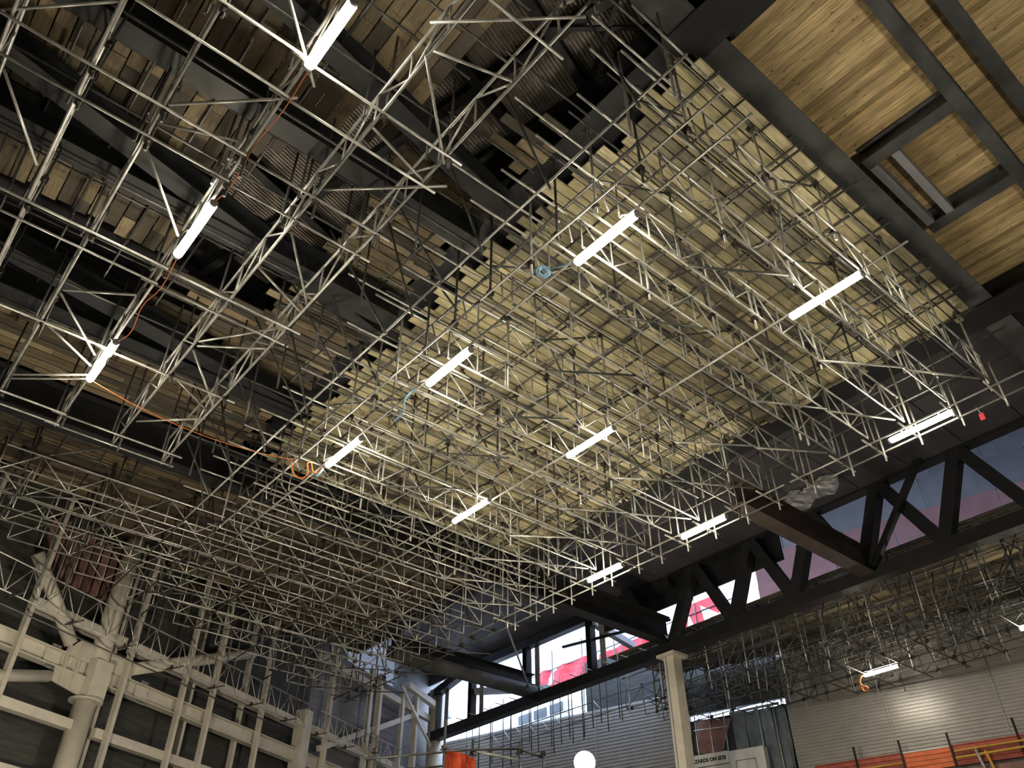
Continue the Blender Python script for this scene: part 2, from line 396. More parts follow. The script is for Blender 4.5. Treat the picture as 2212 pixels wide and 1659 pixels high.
bar('shaft', (26, 20.85, 0), (26, 20.85, 13.42), .5, .5, 'cream', cc, up=V((0, 1, 0)))
box('cap_plate', 25.55, 26.45, 20.4, 21.3, 13.42, 13.54, 'cream', cc)
box('seam_strip', 25.735, 25.75, 20.95, 21.0, 0, 13.42, 'grey', cc)

# ------------------------------------------------------------------ cream steel wall frame (left)
wf = empty('steel_wall_frame', WB @ V((18.25, -.3, 0)), 'cream painted steel columns, rails and tubular braces on the left wall', 'steel frame')
def WP(s, z, o=0.0): return WB @ V((s, -o, z))
def wi(name, s0, s1, z, w, d, o=.1, tf=.035): return ibeam(name, WP(s0, z, o), WP(s1, z, o), w, d, 'cream', wf, tf, .03)
wi('main_rail', 4, 17.9, 10.15, .34, .5); wi('main_rail', 18.6, 28.75, 10.15, .34, .5); wi('main_rail', 29.2, 40, 10.15, .34, .5)
for s0, s1 in ((4, 18.0), (18.85, 28.75), (29.2, 40)):
    bar('lower_rail', WP(s0, 8.79, .12), WP(s1, 8.79, .12), .3, .28, 'cream', wf)
    bar('bottom_rail', WP(s0, 7.2, .12), WP(s1, 7.2, .12), .3, .28, 'cream', wf)
for s0, s1 in ((15.4, 19.1), (19.4, 28.75), (29.2, 40)):
    bar('upper_rail', WP(s0, 11.65, .05), WP(s1, 11.65, .05), .3, .36, 'cream', wf)
for s in (15.25, 19.25, 21.85, 23.3, 26.1):
    p = bar('post', WP(s, 0, .34), WP(s, 15.4, .34), .2, .13, 'cream', wf, up=DT)
    for k in range(16): tube('bolt', WP(s, 6.2 + k * .42, .40), WP(s, 6.2 + k * .42, .435), p, .024, 'grey', 6)
for s in (18.95, 22.7, 25.45, 13.2):
    bar('rear_post', WP(s, 0, -.15), WP(s, 15.4, -.15), .2, .13, 'cream', wf, up=DT)
tube('round_column', WP(18.25, 0, .15), WP(18.25, 9.55, .15), wf, .33, 'cream', 24)
tube('round_column', WP(18.25, 9.6, .15), WP(18.25, 15.2, .15), wf, .31, 'cream', 24)
tube('ring_plate', WP(18.25, 9.53, .15), WP(18.25, 9.6, .15), wf, .5, 'cream', 24)
box('column_casing', 17.95, 18.6, -.5, -.2, 9.6, 10.75, 'cream', wf, WB)
gm = WB @ Mx.Translation((0, -.2, 0))
g = poly_plate('gusset_plate', [(16.75, 9.75), (17.95, 9.6), (17.95, 10.2), (16.75, 10.2)], .06, 'cream', gm, wf)
poly_plate('gusset_plate', [(16.9, 10.65), (17.35, 11.15), (17.95, 11.15), (17.95, 10.65)], .06, 'cream', gm, wf)
poly_plate('gusset_plate', [(18.6, 10.65), (18.6, 11.2), (19.5, 11.15), (19.6, 10.65)], .06, 'cream', gm, wf)
for s in (17.0, 17.45): box('stiffener', s - .02, s + .02, -.34, -.2, 9.72, 11.1, 'cream', wf, WB)
for s, o in ((16.45, .12), (20.1, .12)):
    for z in (10.1, 10.68):
        for k in range(6): tube('bolt', WP(s + k * .055, z, o + .12), WP(s + k * .055, z + .07 * (1 if z > 10.4 else -1), o + .12), wf, .022, 'grey', 6)
    box('splice_plate', s - .12, s + .42, -.19, -.14, 10.2, 10.6, 'cream', wf, WB)
tube('tubular_brace', WP(17.05, 10.95, .2), WP(14.9, 13.0, .2), wf, .2, 'cream', 16)
tube('tubular_brace', WP(16.65, 9.82, .25), WP(11.5, 8.3, .25), wf, .17, 'cream', 16)
tube('tubular_brace', WP(19.55, 10.95, .2), WP(25.2, 13.4, .2), wf, .2, 'cream', 16)
bar('brace_tongue', WP(19.3, 10.85, .2), WP(19.7, 11.02, .2), .05, .2, 'cream', wf)
bar('brace_tongue', WP(16.5, 9.78, .25), WP(16.95, 9.92, .25), .05, .2, 'cream', wf)
bar('square_column', WP(28.98, 0, .2), WP(28.98, 12.2, .2), .52, .5, 'cream', wf, up=DT)
for s, w in ((30.5, .2), (34.35, .34), (37.95, .3), (33.6, .22), (36.6, .2)):
    bar('post', WP(s, 0, .3), WP(s, 15.4, .3), w, .2, 'cream', wf, up=DT)
tube('round_column', WP(40.0, 0, .45), WP(40.0, 16.2, .45), wf, .46, 'cream', 24)
bar('diagonal_brace', WP(30.2, 11.0, .25), WP(34.4, 12.9, .25), .22, .24, 'cream', wf)
bar('diagonal_brace', WP(34.5, 12.9, .25), WP(38.0, 14.5, .25), .22, .24, 'cream', wf)
bar('diagonal_brace', WP(36.2, 15.4, .4), WP(39.2, 13.2, .6), .12, .12, 'cream', wf)
bar('eaves_tube', WP(36.8, 15.6, .4), WP(41.2, 15.2, .6), .3, .3, 'cream', wf)
bar('eaves_tube', WP(29.5, 14.7, .2), WP(41, 14.7, .2), .25, .3, 'cream', wf)
mp_ = empty('maroon_panel_stack', WP(17.4, 12.3, .0), 'dusky maroon boards stacked upright behind the wall girder, lower left', 'boards')
for k in range(10):
    s = 15.4 + k * .36
    bar('board', WP(s, 12.75, -.2), WP(s, 14.6 + random.uniform(-.2, .2), -.2), .3, .06, 'maroon', mp_, up=DT)

# ------------------------------------------------------------------ timber decks
def m_board(l, w, mt, th=.045):
    l = round(l, 1); key = ('board', l, w, mt)
    if key in MC: return MC[key]
    me = m_bevbox(l, w, th, mt, .006); MC[key] = me
    return me
def deck(name, label, x0, x1, y0, y1, z, along, w, lens, mt, jag=.15, skip=0.0, keep=None):
    d = empty(name, ((x0 + x1) / 2, (y0 + y1) / 2, z), label, 'board deck')
    a0, a1, b0, b1 = (x0, x1, y0, y1) if along == 'x' else (y0, y1, x0, x1)
    b = b0 + w / 2; nb = 0
    while b < b1:
        a = a0 + random.uniform(-jag, jag) - random.uniform(0, .5)
        while a < a1 - .25:
            l = round(random.choice(lens), 1)
            if a + l > a1 + jag: l = max(.3, round(a1 - a + random.uniform(-jag, jag), 1))
            c = (a + l / 2, b) if along == 'x' else (b, a + l / 2)
            if random.random() >= skip and (keep is None or keep(*c)):
                m = Mx.Translation((c[0], c[1], z + random.uniform(0, .03)))
                if along == 'y': m = m @ Mx.Rotation(R_(90), 4, 'Z')
                m = m @ Mx.Rotation(random.uniform(-.004, .004), 4, 'Z') @ Mx.Rotation(random.uniform(-.012, .012), 4, 'X')
                if nb < 300: link('board', m_board(l - .015 if l > .6 else l, w - .022, mt), m, d); nb += 1
            a += l
        b += w
    return d
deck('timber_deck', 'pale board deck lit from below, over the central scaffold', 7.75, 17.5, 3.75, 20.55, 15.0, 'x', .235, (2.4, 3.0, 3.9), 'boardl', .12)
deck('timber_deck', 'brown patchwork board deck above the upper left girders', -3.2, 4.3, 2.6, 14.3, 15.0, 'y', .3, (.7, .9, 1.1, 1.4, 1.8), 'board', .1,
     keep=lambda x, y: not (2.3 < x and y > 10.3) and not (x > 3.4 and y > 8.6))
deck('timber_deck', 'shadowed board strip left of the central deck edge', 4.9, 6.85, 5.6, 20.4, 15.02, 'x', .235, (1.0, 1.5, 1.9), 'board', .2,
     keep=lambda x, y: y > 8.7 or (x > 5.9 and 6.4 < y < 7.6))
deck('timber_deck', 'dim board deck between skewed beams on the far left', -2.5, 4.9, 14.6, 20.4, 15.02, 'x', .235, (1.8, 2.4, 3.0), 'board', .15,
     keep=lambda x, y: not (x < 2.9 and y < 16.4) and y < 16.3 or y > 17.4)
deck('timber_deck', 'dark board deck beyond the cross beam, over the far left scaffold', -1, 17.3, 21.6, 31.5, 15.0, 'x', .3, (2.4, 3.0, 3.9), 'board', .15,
     keep=lambda x, y: x > (y - 25.1) * 2.041 + .4)
fd = deck('timber_deck', 'brown board deck over the far right scaffold, behind the truss', 27.2, 36.4, 3, 25.5, 15.0, 'y', .3, (2.4, 3.0, 3.9), 'board', .2,
     keep=lambda x, y: x < 33.66 - (y - 16) * .25)

for k in range(7):
    box('light_stop_board', -4.3 + k * 3.6, -.72 + k * 3.6, -.75, -.02, 15.08, 15.12, 'board', fd, BB)  # added strip seals the gap at the wall against sky light

# ------------------------------------------------------------------ central scaffold
GY = [3.9, 4.87, 5.87, 6.78, 7.65, 8.72, 9.8, 10.8, 11.9, 12.9, 13.88, 14.77, 15.9, 16.76, 17.7, 18.57, 19.4, 20.5]
ZB = 12.6; DEP = .75
XS = [6.83, 9.1, 11.2, 13.4, 15.3, 17.1]
for i, y in enumerate(GY):
    lb = ('lattice girder along the right-hand edge of the central scaffold' if i == 0 else
          '%s lattice girder from the right-hand edge of the central scaffold' % ORD[i])
    lattice('lattice_girder', (7.35, y, ZB), (16.72, y, ZB), DEP, lb, 'central scaffold girders', .78, taper=.12, flip=bool(i % 2))
cs = empty('central_scaffold', (12, 12, ZB), 'dense galvanised tube scaffold hung under the pale central deck', 'scaffold')
def run(name, axis, a0, a1, other, z, parent, mt='galv', step=5.9, j=.02, clamps=0):
    a = a0; first = None
    while a < a1 - .3:
        e = min(a + step, a1); dj = random.uniform(-j, j)
        if axis == 'x': p, q = (a - .05, other + dj, z), (e + .05, other + dj, z)
        else: p, q = (other + dj, a - .05, z), (other + dj, e + .05, z)
        o = tube(name, p, q, parent, mt=mt)
        t = tube('sleeve', *[V(q) + (V(p) - V(q)).normalized() * s for s in (.0, .16)], o, .032, 'clamp', 6)
        a = e
    return o
for x in (5.9, 6.8, 7.42): run('ledger', 'y', 3.2, 20.9, x, ZB - .05, cs)
run('ledger', 'y', 3.0, 20.9, 11.62, ZB - .06, cs)
run('ledger', 'y', 3.3, 20.9, 16.86, ZB - .05, cs)
run('ledger', 'y', 3.3, 20.9, 17.43, ZB - .05, cs)
x = 7.9
while x < 17.4:
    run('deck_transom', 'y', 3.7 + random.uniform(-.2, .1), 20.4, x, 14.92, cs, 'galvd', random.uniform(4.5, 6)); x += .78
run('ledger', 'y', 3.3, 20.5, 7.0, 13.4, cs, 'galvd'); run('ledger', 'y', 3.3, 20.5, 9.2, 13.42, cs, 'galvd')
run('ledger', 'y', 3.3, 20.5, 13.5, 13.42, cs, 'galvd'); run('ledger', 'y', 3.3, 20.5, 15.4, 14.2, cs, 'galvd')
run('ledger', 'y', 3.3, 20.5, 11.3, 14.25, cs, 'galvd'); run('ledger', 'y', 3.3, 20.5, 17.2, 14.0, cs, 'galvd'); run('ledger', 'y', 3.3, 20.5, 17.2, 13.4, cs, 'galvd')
for i, y in enumerate(GY):
    run('upper_ledger', 'x', 6.4, 17.3, y + .08, 14.82, cs, 'galvd')
    if i % 2: run('upper_ledger', 'x', 6.6, 17.3, y - .35, 14.1, cs, 'galvd')
    tube('needle', (5.55, y + .1, 13.38), (6.75 + random.uniform(0, .5), y + .1, 13.38), cs)
    tube('needle', (6.75 + random.uniform(0, .4), y + .1, 13.38), (7.2, y + .1, 12.7), cs, .0165)
    tube('needle', (6.5, y + .25, ZB + .0), (8.1, y + .25, ZB + .0), cs)
    tube('needle', (16.5, y + .06, ZB - .1), (17.62, y + .06, ZB - .1), cs)
    tube('dropper', (17.43, y + .03, 12.28), (17.43, y + .03, 13.5), cs)
    for k, xx in enumerate(XS):
        jx, jy = random.uniform(-.12, .12), random.uniform(.03, .12)
        lo = ZB - random.uniform(.08, .32) if k in (0, 5) or random.random() < .4 else ZB + random.uniform(.0, .6)
        s = tube('standard', (xx + jx, y + jy, lo), (xx + jx, y + jy, 14.96), cs, mt='galvd' if random.random() < .45 else 'galv')
        clamp((xx + jx, y + jy, ZB + .03 if lo < ZB else 13.38), s, random.uniform(-.2, .2), True)
        clamp((xx + jx, y + jy, 14.83), s, random.uniform(-.2, .2), True)
        if i + 1 < len(GY) and (i + k) % 3 == 0:
            tube('brace', (xx + jx + .05, y + jy, 13.0), (xx + jx + .05, GY[i + 1] + .1, 14.75), cs, mt='galvd')
        if k < 5 and (i * 2 + k) % 3 == 1:
            tube('brace', (xx + jx, y + jy + .05, 12.75 if random.random() < .4 else 13.4), (XS[k + 1], y + jy + .05, 14.8), cs, mt='galvd')
    if i % 2 == 0: tube('raker', (5.93, y + .2, 12.35), (5.2 + random.uniform(-.3, .2), y + .5, 14.95), cs, mt='galvd')
    if i and i % 2 == 0:
        tube('plan_brace', (9.15, y, ZB - .02), (10.75, GY[i - 1] - .05, ZB - .02), cs, mt='galvd')
        tube('plan_brace', (13.3, y, ZB - .02), (14.9, GY[i - 1] - .05, ZB - .02), cs)
    elif i:
        tube('plan_brace', (11.0, y, ZB + .77), (9.3, GY[i - 1], ZB + .77), cs, mt='galvd')
        tube('plan_brace', (15.0, y, ZB + .0), (16.5, GY[i - 1] + .1, ZB + .0), cs)
    if i % 3 == 1: tube('raking_strut', (15.6, y + .05, ZB - .2), (15.75, y + .15, 14.3), cs, mt='galv')
for y in (4.2, 6.1, 7.9, 9.9, 11.6):   # loose tubes standing out beyond the left edge of the deck
    tube('needle', (5.2, y, 14.3), (7.6, y, 14.3), cs, mt='galv')
for y0 in (3.5, 4.4):
    tube('needle', (5.3, y0, 13.7), (7.4, y0 + .05, 13.7), cs); tube('standard', (6.3, y0 + .2, 12.5), (6.3, y0 + .2, 15.0), cs)

# ------------------------------------------------------------------ far left scaffold, beyond the cross beam
GF = [21.5, 22.5, 23.35, 24.15, 25.2, 26.25, 27.2, 28.15, 29.1, 30.05, 31.0]
fs = empty('far_left_scaffold', (10, 26, ZB), 'dim scaffold grid running on to the left wall and far corner', 'scaffold')
def xw(y): return max(1.3, (y - 25.1) * 2.041 + 2.3)
for i, y in enumerate(GF):
    x0 = xw(y)
    lattice('lattice_girder', (x0, y, ZB), (16.72, y, ZB), DEP, '%s lattice girder beyond the dark cross beam, counted towards the far corner' % ORD[i], 'far left scaffold girders', .85, 'galv', flip=bool(i % 2))
    run('upper_ledger', 'x', x0, 17.2, y + .08, 14.8, fs, 'galvd')
    tube('needle', (16.4, y + .06, ZB - .1), (17.62, y + .06, ZB - .1), fs, mt='galvd')
    XF = [2.0, 4.3, 6.83, 9.1, 11.2, 13.4, 15.3, 17.2]
    for k, xx in enumerate(XF):
        if xx < x0: continue
        jx, jy = random.uniform(-.15, .15), random.uniform(.03, .12)
        s = tube('standard', (xx + jx, y + jy, ZB - random.uniform(-.3, .35)), (xx + jx, y + jy, 14.96), fs, mt='galvd')
        clamp((xx + jx, y + jy, ZB + .02), s, random.uniform(-.2, .2), True)
        clamp((xx + jx, y + jy, 14.81), s, random.uniform(-.2, .2), True)
        if (i + k) % 2 == 0 and i + 1 < len(GF): tube('brace', (xx + jx, y + .1, 12.9), (xx + jx, GF[i + 1] + .1, 14.7), fs, mt='galvd')
        if (i + k) % 3 == 0 and k < 7: tube('brace', (xx, y + .12, 13.3), (XF[k + 1], y + .12, 14.75), fs, mt='galvd')
        if (i + k) % 3 == 1 and i: tube('plan_brace', (xx, y, ZB - .03), (xx + 1.5, GF[i - 1], ZB - .03), fs, mt='galvd')
def ymax(x): return min(31.6, 25.1 + x * .49 - .5)
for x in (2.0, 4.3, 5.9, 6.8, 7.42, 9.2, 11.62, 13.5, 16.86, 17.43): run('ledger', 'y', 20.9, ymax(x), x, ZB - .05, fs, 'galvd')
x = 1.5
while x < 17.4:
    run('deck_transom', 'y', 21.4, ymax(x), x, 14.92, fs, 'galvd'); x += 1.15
# girder along the left wall
lattice('wall_girder', WP(9, 11.35, .7), WP(28.5, 11.35, .7), .93, 'long lattice girder running close along the cream left wall', None, .62)
lattice('wall_girder', WP(29.4, 11.35, .7), WP(36.2, 11.35, .7), .93, 'shorter lattice girder in bluish daylight near the far corner', None, .62)
for k in range(12):
    s = 10 + k * 2.15
    p = tube('putlog', WP(s, 11.3, 1.2), WP(s + .02, 11.3, .42), fs, mt='galvd')
    clamp(WP(s, 11.33, .7), p, HW)
tube('putlog', WP(12, 11.0, .65), WP(27, 11.0, .65), fs, mt='galvd')
for k, s in enumerate((11.2, 14.6, 18.4, 22.2, 26.4, 31.5)):
    for d in (0, .35, .6): tube('standard', WP(s + d, 11.5, 1.2 + d * .6), WP(s + d, 14.9, 1.2 + d * .6), fs, mt='galvd')

# ------------------------------------------------------------------ left scaffold: girders running away on the left
GX = [-1.62, -.53, .53, 1.85, 3.13, 4.35]
nm = ['leftmost', 'second', 'third', 'lamp-carrying', 'fifth', 'rightmost']
for i, x in enumerate(GX):
    lattice('lattice_girder', (x, 2.2, ZB), (x, 18.6 if i > 1 else 18.0, ZB), DEP,
            '%s of the left girders running away towards the lower left' % nm[i], 'left scaffold girders', .95, flip=bool(i % 2), rl=.019, rc=.028)
lsf = empty('left_scaffold', (1.5, 10, ZB), 'open scaffold of cross tubes and braces under the patchwork deck, left', 'scaffold')
for y in (4.3, 6.7, 7.43, 8.8, 9.45, 12.02, 12.52, 15.0, 17.9, 18.42):
    tube('cross_tube', (-2.9, y, ZB - .05), (1.9, y, ZB - .05), lsf); tube('cross_tube', (1.6, y + .05, ZB - .05), (4.62, y + .05, ZB - .05), lsf)
for x in GX[1:]:
    for y in (3.4, 6.75, 8.85, 9.5, 12.1, 15.0, 17.95):
        s = tube('hanger', (x + .07, y + .08, ZB - random.uniform(.1, .5)), (x + .07, y + .08, 14.95), lsf, mt='galvd')
        clamp((x + .04, y + .04, ZB - .02), s, random.uniform(-.2, .2)); clamp((x + .05, y + .06, ZB + .74), s)
        tube('hanger', (x - .1, y + .5, ZB + .3), (x - .1, y + .5, 14.9), lsf, mt='galvd')
PB = [((.58, 8.74), (2.02, 7.41)), ((.61, 9.71), (1.72, 11.16)), ((-1.48, 9.72), (-.62, 11.18)), ((1.0, 5.9), (2.12, 7.08)), ((.57, 9.15), (1.69, 8.69)),
      ((-1.76, 8.83), (-.5, 7.6)), ((2.85, 5.15), (4.45, 3.7)), ((3.09, 5.59), (4.4, 6.92)), ((3.13, 5.46), (4.3, 5.1)), ((3.15, 7.09), (4.35, 7.42)),
      ((3.2, 8.66), (4.7, 7.25)), ((3.2, 9.82), (4.34, 11.3)), ((3.16, 10.99), (4.35, 11.56)), ((3.2, 14.0), (4.34, 15.52)), ((3.17, 13.62), (4.2, 12.3)),
      ((3.2, 13.77), (4.3, 12.95)), ((.59, 13.98), (1.7, 15.46)), ((.63, 15.09), (1.75, 15.82)), ((.6, 13.91), (1.72, 13.15)), ((.59, 17.17), (1.8, 16.18)),
      ((.59, 17.41), (1.85, 16.38)), ((3.23, 17.25), (4.4, 16.13)), ((3.18, 15.05), (4.3, 15.82)), ((-1.55, 13.9), (-.55, 15.4)), ((-1.6, 6.0), (-.5, 4.6))]
for a, b in PB: tube('plan_brace', (*a, ZB + random.choice((-.02, .02))), (*b, ZB + random.choice((-.02, .02))), lsf)
for a in (3.2, 5.0, 6.6, 8.2, 9.9, 11.6, 13.2, 14.9, 16.4, 18.0):
    tube('upper_tube', (-3, a, 14.9), (4.6, a + random.uniform(-.1, .1), 14.9), lsf, mt='galvd')
    tube('upper_tube', (-2.5, a + .6, 14.1), (4.6, a + .6, 14.1), lsf, mt='galvd')
    tube('upper_tube', (4.7, a + .8, 14.88), (6.8, a + .8, 14.88), lsf, mt='galvd')
for x in (-2.2, -1.0, .2, 1.3, 2.5, 3.7):
    run('upper_tube', 'y', 2.5, 18.4, x, 14.82, lsf, 'galvd')
for x, y0, y1 in ((5.3, 8.5, 13.9), (6.2, 8.8, 14.6), (5.3, 14, 19.6), (6.3, 14.8, 20.3)): tube('upper_tube', (x, y0, 14.85), (x, y1, 14.85), lsf, mt='galvd')
for y in (9.0, 10.9, 12.7, 14.4, 16.0, 17.8, 19.2):
    tube('hanger', (5.25, y, 12.9), (5.25, y, 14.95), lsf, mt='galvd'); tube('upper_tube', (4.4, y + .2, 14.2), (6.9, y + .2, 14.2), lsf, mt='galvd')
    tube('raker', (4.5, y + .4, 14.9), (5.9, y, 12.5), lsf, mt='galvd')

# ------------------------------------------------------------------ far right scaffold behind the truss
fr = empty('far_right_scaffold', (30, 15, ZB), 'hazy scaffold hanging below the brown deck behind the black truss', 'scaffold')
FX = [27.4, 28.6, 29.8, 31.0, 32.1, 33.0]
for i, x in enumerate(FX):
    y0 = 3.0; y1 = min(24.8, 16 + (33.7 - x) / .249 - 1.6)
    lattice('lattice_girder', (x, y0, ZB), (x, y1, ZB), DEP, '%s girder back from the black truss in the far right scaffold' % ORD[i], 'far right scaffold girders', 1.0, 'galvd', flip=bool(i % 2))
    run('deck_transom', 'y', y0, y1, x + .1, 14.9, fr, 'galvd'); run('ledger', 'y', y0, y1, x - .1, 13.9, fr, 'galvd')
    y = 3.4; k = 0
    while y < y1:
        yy = y + random.uniform(-.3, .3)
        s = tube('standard', (x + random.uniform(-.2, .2), yy, ZB - random.uniform(0, .5)), (x + random.uniform(-.1, .1), yy, 14.95), fr, mt='galvd' if k % 2 else 'galv')
        clamp((x, yy, ZB), s, 0, True)
        if (k + i) % 2: tube('brace', (x, yy, 12.7), (x + random.uniform(-.3, .3), yy + random.choice((-1.5, 1.5, .6)), 14.8), fr, mt='galvd')
        if (k + i) % 3 == 0: tube('brace', (x, yy, 13.4), (x + 1.1, yy + .2, 14.8), fr, mt='galvd')
        y += .95 if x < 29 else 1.3; k += 1
for y in [3.6 + 1.5 * k for k in range(14)]:
    tube('cross_tube', (26.9, y, ZB - .05), (33.35 - (y - 16) * .249 if y > 15 else 33.5, y, ZB - .05), fr, mt='galvd'); tube('cross_tube', (26.9, y + .3, 14.8), (min(33.2, 33.25 - (y - 16) * .249), y + .3, 14.8), fr, mt='galvd')
# hanging tubes seen against the daylight
hs = empty('hanging_tubes', (27.4, 30, 13), 'row of dark tubes hanging against the daylight gap below the truss', 'scaffold')
for k in range(26):
    y = 24.6 + k * .47; x = 27.1 + random.uniform(-.3, .5)
    tube('dropper', (x, y, 11.9 + random.uniform(-.3, .5)), (x, y, 14.6 if k % 3 else 15.0), hs, mt='galvd')
for z in (12.7, 13.35): tube('ledger', (27.3, 24.5, z), (27.3, 35.5, z), hs, mt='galvd')
for k in range(9): tube('brace', (27.2, 26 + k * .9, 12.7), (27.2, 26.6 + k * .9, 13.35), hs, .02, 'galv')
for k in range(14):
    tube('putlog', (25.6, 22.2 + k * 1.05, 14.12), (26.6, 22.2 + k * 1.05, 14.12), hs, mt='galv')

# ------------------------------------------------------------------ lamps
def m_capsule(r, l, mt, n=12):
    key = ('capsule', r, l, mt)
    if key in MC: return MC[key]
    v = []; f = []; prof = [(0, .7), (.02, 1), (l - .02, 1), (l, .7)]
    for x, s in prof:
        for i in range(n):
            a = 2 * math.pi * i / n; v.append((x, r * s * math.cos(a), r * s * math.sin(a) * .8))
    for k in range(3):
        for i in range(n): f.append((k * n + i, k * n + (i + 1) % n, (k + 1) * n + (i + 1) % n, (k + 1) * n + i))
    f.append(tuple(range(n - 1, -1, -1))); f.append(tuple(range(3 * n, 4 * n)))
    return mesh_from(key, mt, v, f, True)
def lamp(x, y0, y1, label, z=12.47):
    g = empty('batten_lamp', (x, y0, z), label, 'lamp', 'batten lamps on the scaffold')
    p, q = V((x, y0, z)), V((x, y1, z)); d = (q - p).normalized(); l = round((q - p).length, 2)
    link('diffuser', m_capsule(.08, l, 'lamp'), frame(p, q), g)
    for a, s in ((p, -1), (q, 1)): tube('end_cap', a, a + d * (.05 * s), g, .07, 'plastic', 10)
    for t in (.2, .8):
        c = p + d * (l * t); bar('clip', c + V((0, 0, .05)), c + V((0, 0, .14)), .03, .03, 'plastic', g)
LM = [(1.87, 5.55, 6.75, 'uppermost batten lamp on the left lamp-carrying girder'), (1.88, 10.0, 11.5, 'middle batten lamp on the left lamp-carrying girder'),
      (1.87, 14.6, 16.15, 'lowest batten lamp on the left girder, near the trailing orange cable'),
      (7.46, 5.6, 7.05, 'batten lamp above the blue rope coil, left edge of central scaffold'), (7.47, 10.2, 11.65, 'batten lamp midway along the left edge of the central scaffold'),
      (7.45, 14.35, 15.85, 'batten lamp beside the orange cable loop, left edge of central scaffold'),
      (11.63, 3.9, 5.4, 'batten lamp nearest the long dark beam beside the timber panels'), (11.66, 10.25, 11.75, 'batten lamp in the middle of the central scaffold'),
      (11.5, 14.6, 16.1, 'lower left batten lamp on the middle tube of the central scaffold'),
      (17.0, 4.9, 6.4, 'rightmost batten lamp on the front edge of the central scaffold'), (16.95, 11.2, 12.7, 'middle batten lamp on the front edge of the central scaffold'),
      (16.9, 15.0, 16.4, 'lower left batten lamp on the front edge of the central scaffold'),
      (31.05, 14.2, 15.6, 'batten lamp under the far right scaffold with orange cable loop'), (30.95, 8.2, 9.6, 'batten lamp at the right picture edge, far right scaffold')]
for a in LM: lamp(*a)

# lighting globe on a mast
me = bpy.data.meshes.new('globe'); bm = bmesh.new(); bmesh.ops.create_icosphere(bm, subdivisions=3, radius=.3)
for fc_ in bm.faces: fc_.smooth = True
bm.to_mesh(me); bm.free(); me.materials.append(M['flood'])
def globe(x, y, z, label, k=1.0):
    fl = empty('globe_light', (x, y, 0), label, 'work light')
    tube('mast', (x, y, 0), (x, y, z - .3 * k), fl, .05, 'plastic', 10)
    link('globe', me, Mx.Translation((x, y, z)) @ Mx.Scale(k, 4), fl)
    tube('collar', (x, y, z - .06 - .3 * k), (x, y, z + .04 - .3 * k), fl, .12, 'plastic', 12)
    for q in range(3):
        a = q * 2.1; tube('foot', (x, y, .5), (x + .9 * math.cos(a), y + .9 * math.sin(a), .02), fl, .03, 'plastic', 8)
globe(17.63, 17.73, 7.62, 'glaring warm globe light on a mast at the bottom of the picture')
globe(10, -1.5, 6.0, 'unseen globe light on a mast, added to brighten the timber panels')  # added lamp out of view, lights the spruce panels from below
globe(2.5, 17.5, 4.2, 'unseen globe light on a low mast, added to brighten the left wall', 1.4)  # added lamp below the view, enlarged to brighten the cream frame

# ------------------------------------------------------------------ cables, ropes, oddments
def cable(name, pts, r, mt, parent=None):
    cu = bpy.data.curves.new(name, 'CURVE'); cu.dimensions = '3D'; cu.bevel_depth = r; cu.bevel_resolution = 1; cu.resolution_u = 4
    sp = cu.splines.new('BEZIER'); sp.bezier_points.add(len(pts) - 1)
    for b, p in zip(sp.bezier_points, pts): b.co = p; b.handle_left_type = b.handle_right_type = 'AUTO'
    o = bpy.data.objects.new(name, cu); dg = bpy.context.evaluated_depsgraph_get()
    COL.objects.link(o); dg.update()
    me = bpy.data.meshes.new_from_object(o.evaluated_get(dg)); COL.objects.unlink(o); bpy.data.objects.remove(o)
    me.materials.clear(); me.materials.append(M[mt])
    c = V(pts[0])
    me.transform(Mx.Translation(-c))
    return link(name, me, Mx.Translation(c), parent)
def arc(p, q, sag, n=8):
    p, q = V(p), V(q); return [tuple(p.lerp(q, i / n) - V((0, 0, sag * 4 * (i / n) * (1 - i / n)))) for i in range(n + 1)]
tag(cable('power_cable', [(1.9, 6.8, 12.5), (1.93, 7.6, 12.45), (1.9, 8.6, 12.55), (1.94, 9.4, 12.42), (1.88, 9.98, 12.5)], .010, 'orangecable'), 'orange cable joining the two upper left lamps', 'cable')
tag(cable('power_cable', [(1.9, 11.5, 12.5), (1.96, 12.4, 12.4), (1.9, 13.3, 12.52), (1.97, 13.9, 12.36), (1.9, 14.58, 12.5)], .010, 'orangecable'), 'orange cable joining the middle and lowest left lamps', 'cable')
tag(cable('power_cable', arc((1.9, 16.15, 12.47), (6.7, 16.2, 12.5), .28), .009, 'orangecable'), 'orange cable sagging across from left lamp to central scaffold', 'cable')
tag(cable('power_cable', [(6.7, 16.3, 12.5), (6.95, 16.5, 12.3), (7.1, 16.15, 12.2), (7.0, 15.95, 12.45), (7.25, 16.1, 12.3), (7.42, 15.9, 12.47)], .022, 'orangecable'), 'orange cable looped at the central scaffold\'s left edge lamp', 'cable')
tag(cable('power_cable', [(31.05, 15.62, 12.47), (30.9, 15.7, 12.4), (30.85, 15.75, 12.1), (30.95, 15.55, 11.95), (31.0, 15.75, 11.9), (30.9, 15.8, 12.1)], .04, 'orangecable'), 'orange cable loop hanging from the far right lamp', 'cable')
def coil(p, r, label, n=7, mt='bluerope', rr=.012):
    pts = []
    for i in range(n * 8 + 1):
        a = i * math.pi / 4; k = r * (1 + .3 * math.sin(i * 1.7))
        pts.append((p[0] + k * math.cos(a) * .8 + .02 * math.sin(i), p[1] - k * math.cos(a) * .5, p[2] + k * 1.2 * math.sin(a) - r))
    return tag(cable('rope_coil', pts, rr, mt), label, 'rope')
coil((7.1, 7.55, 12.5), .1, 'coiled blue rope hanging by the upper lamp of the second row')
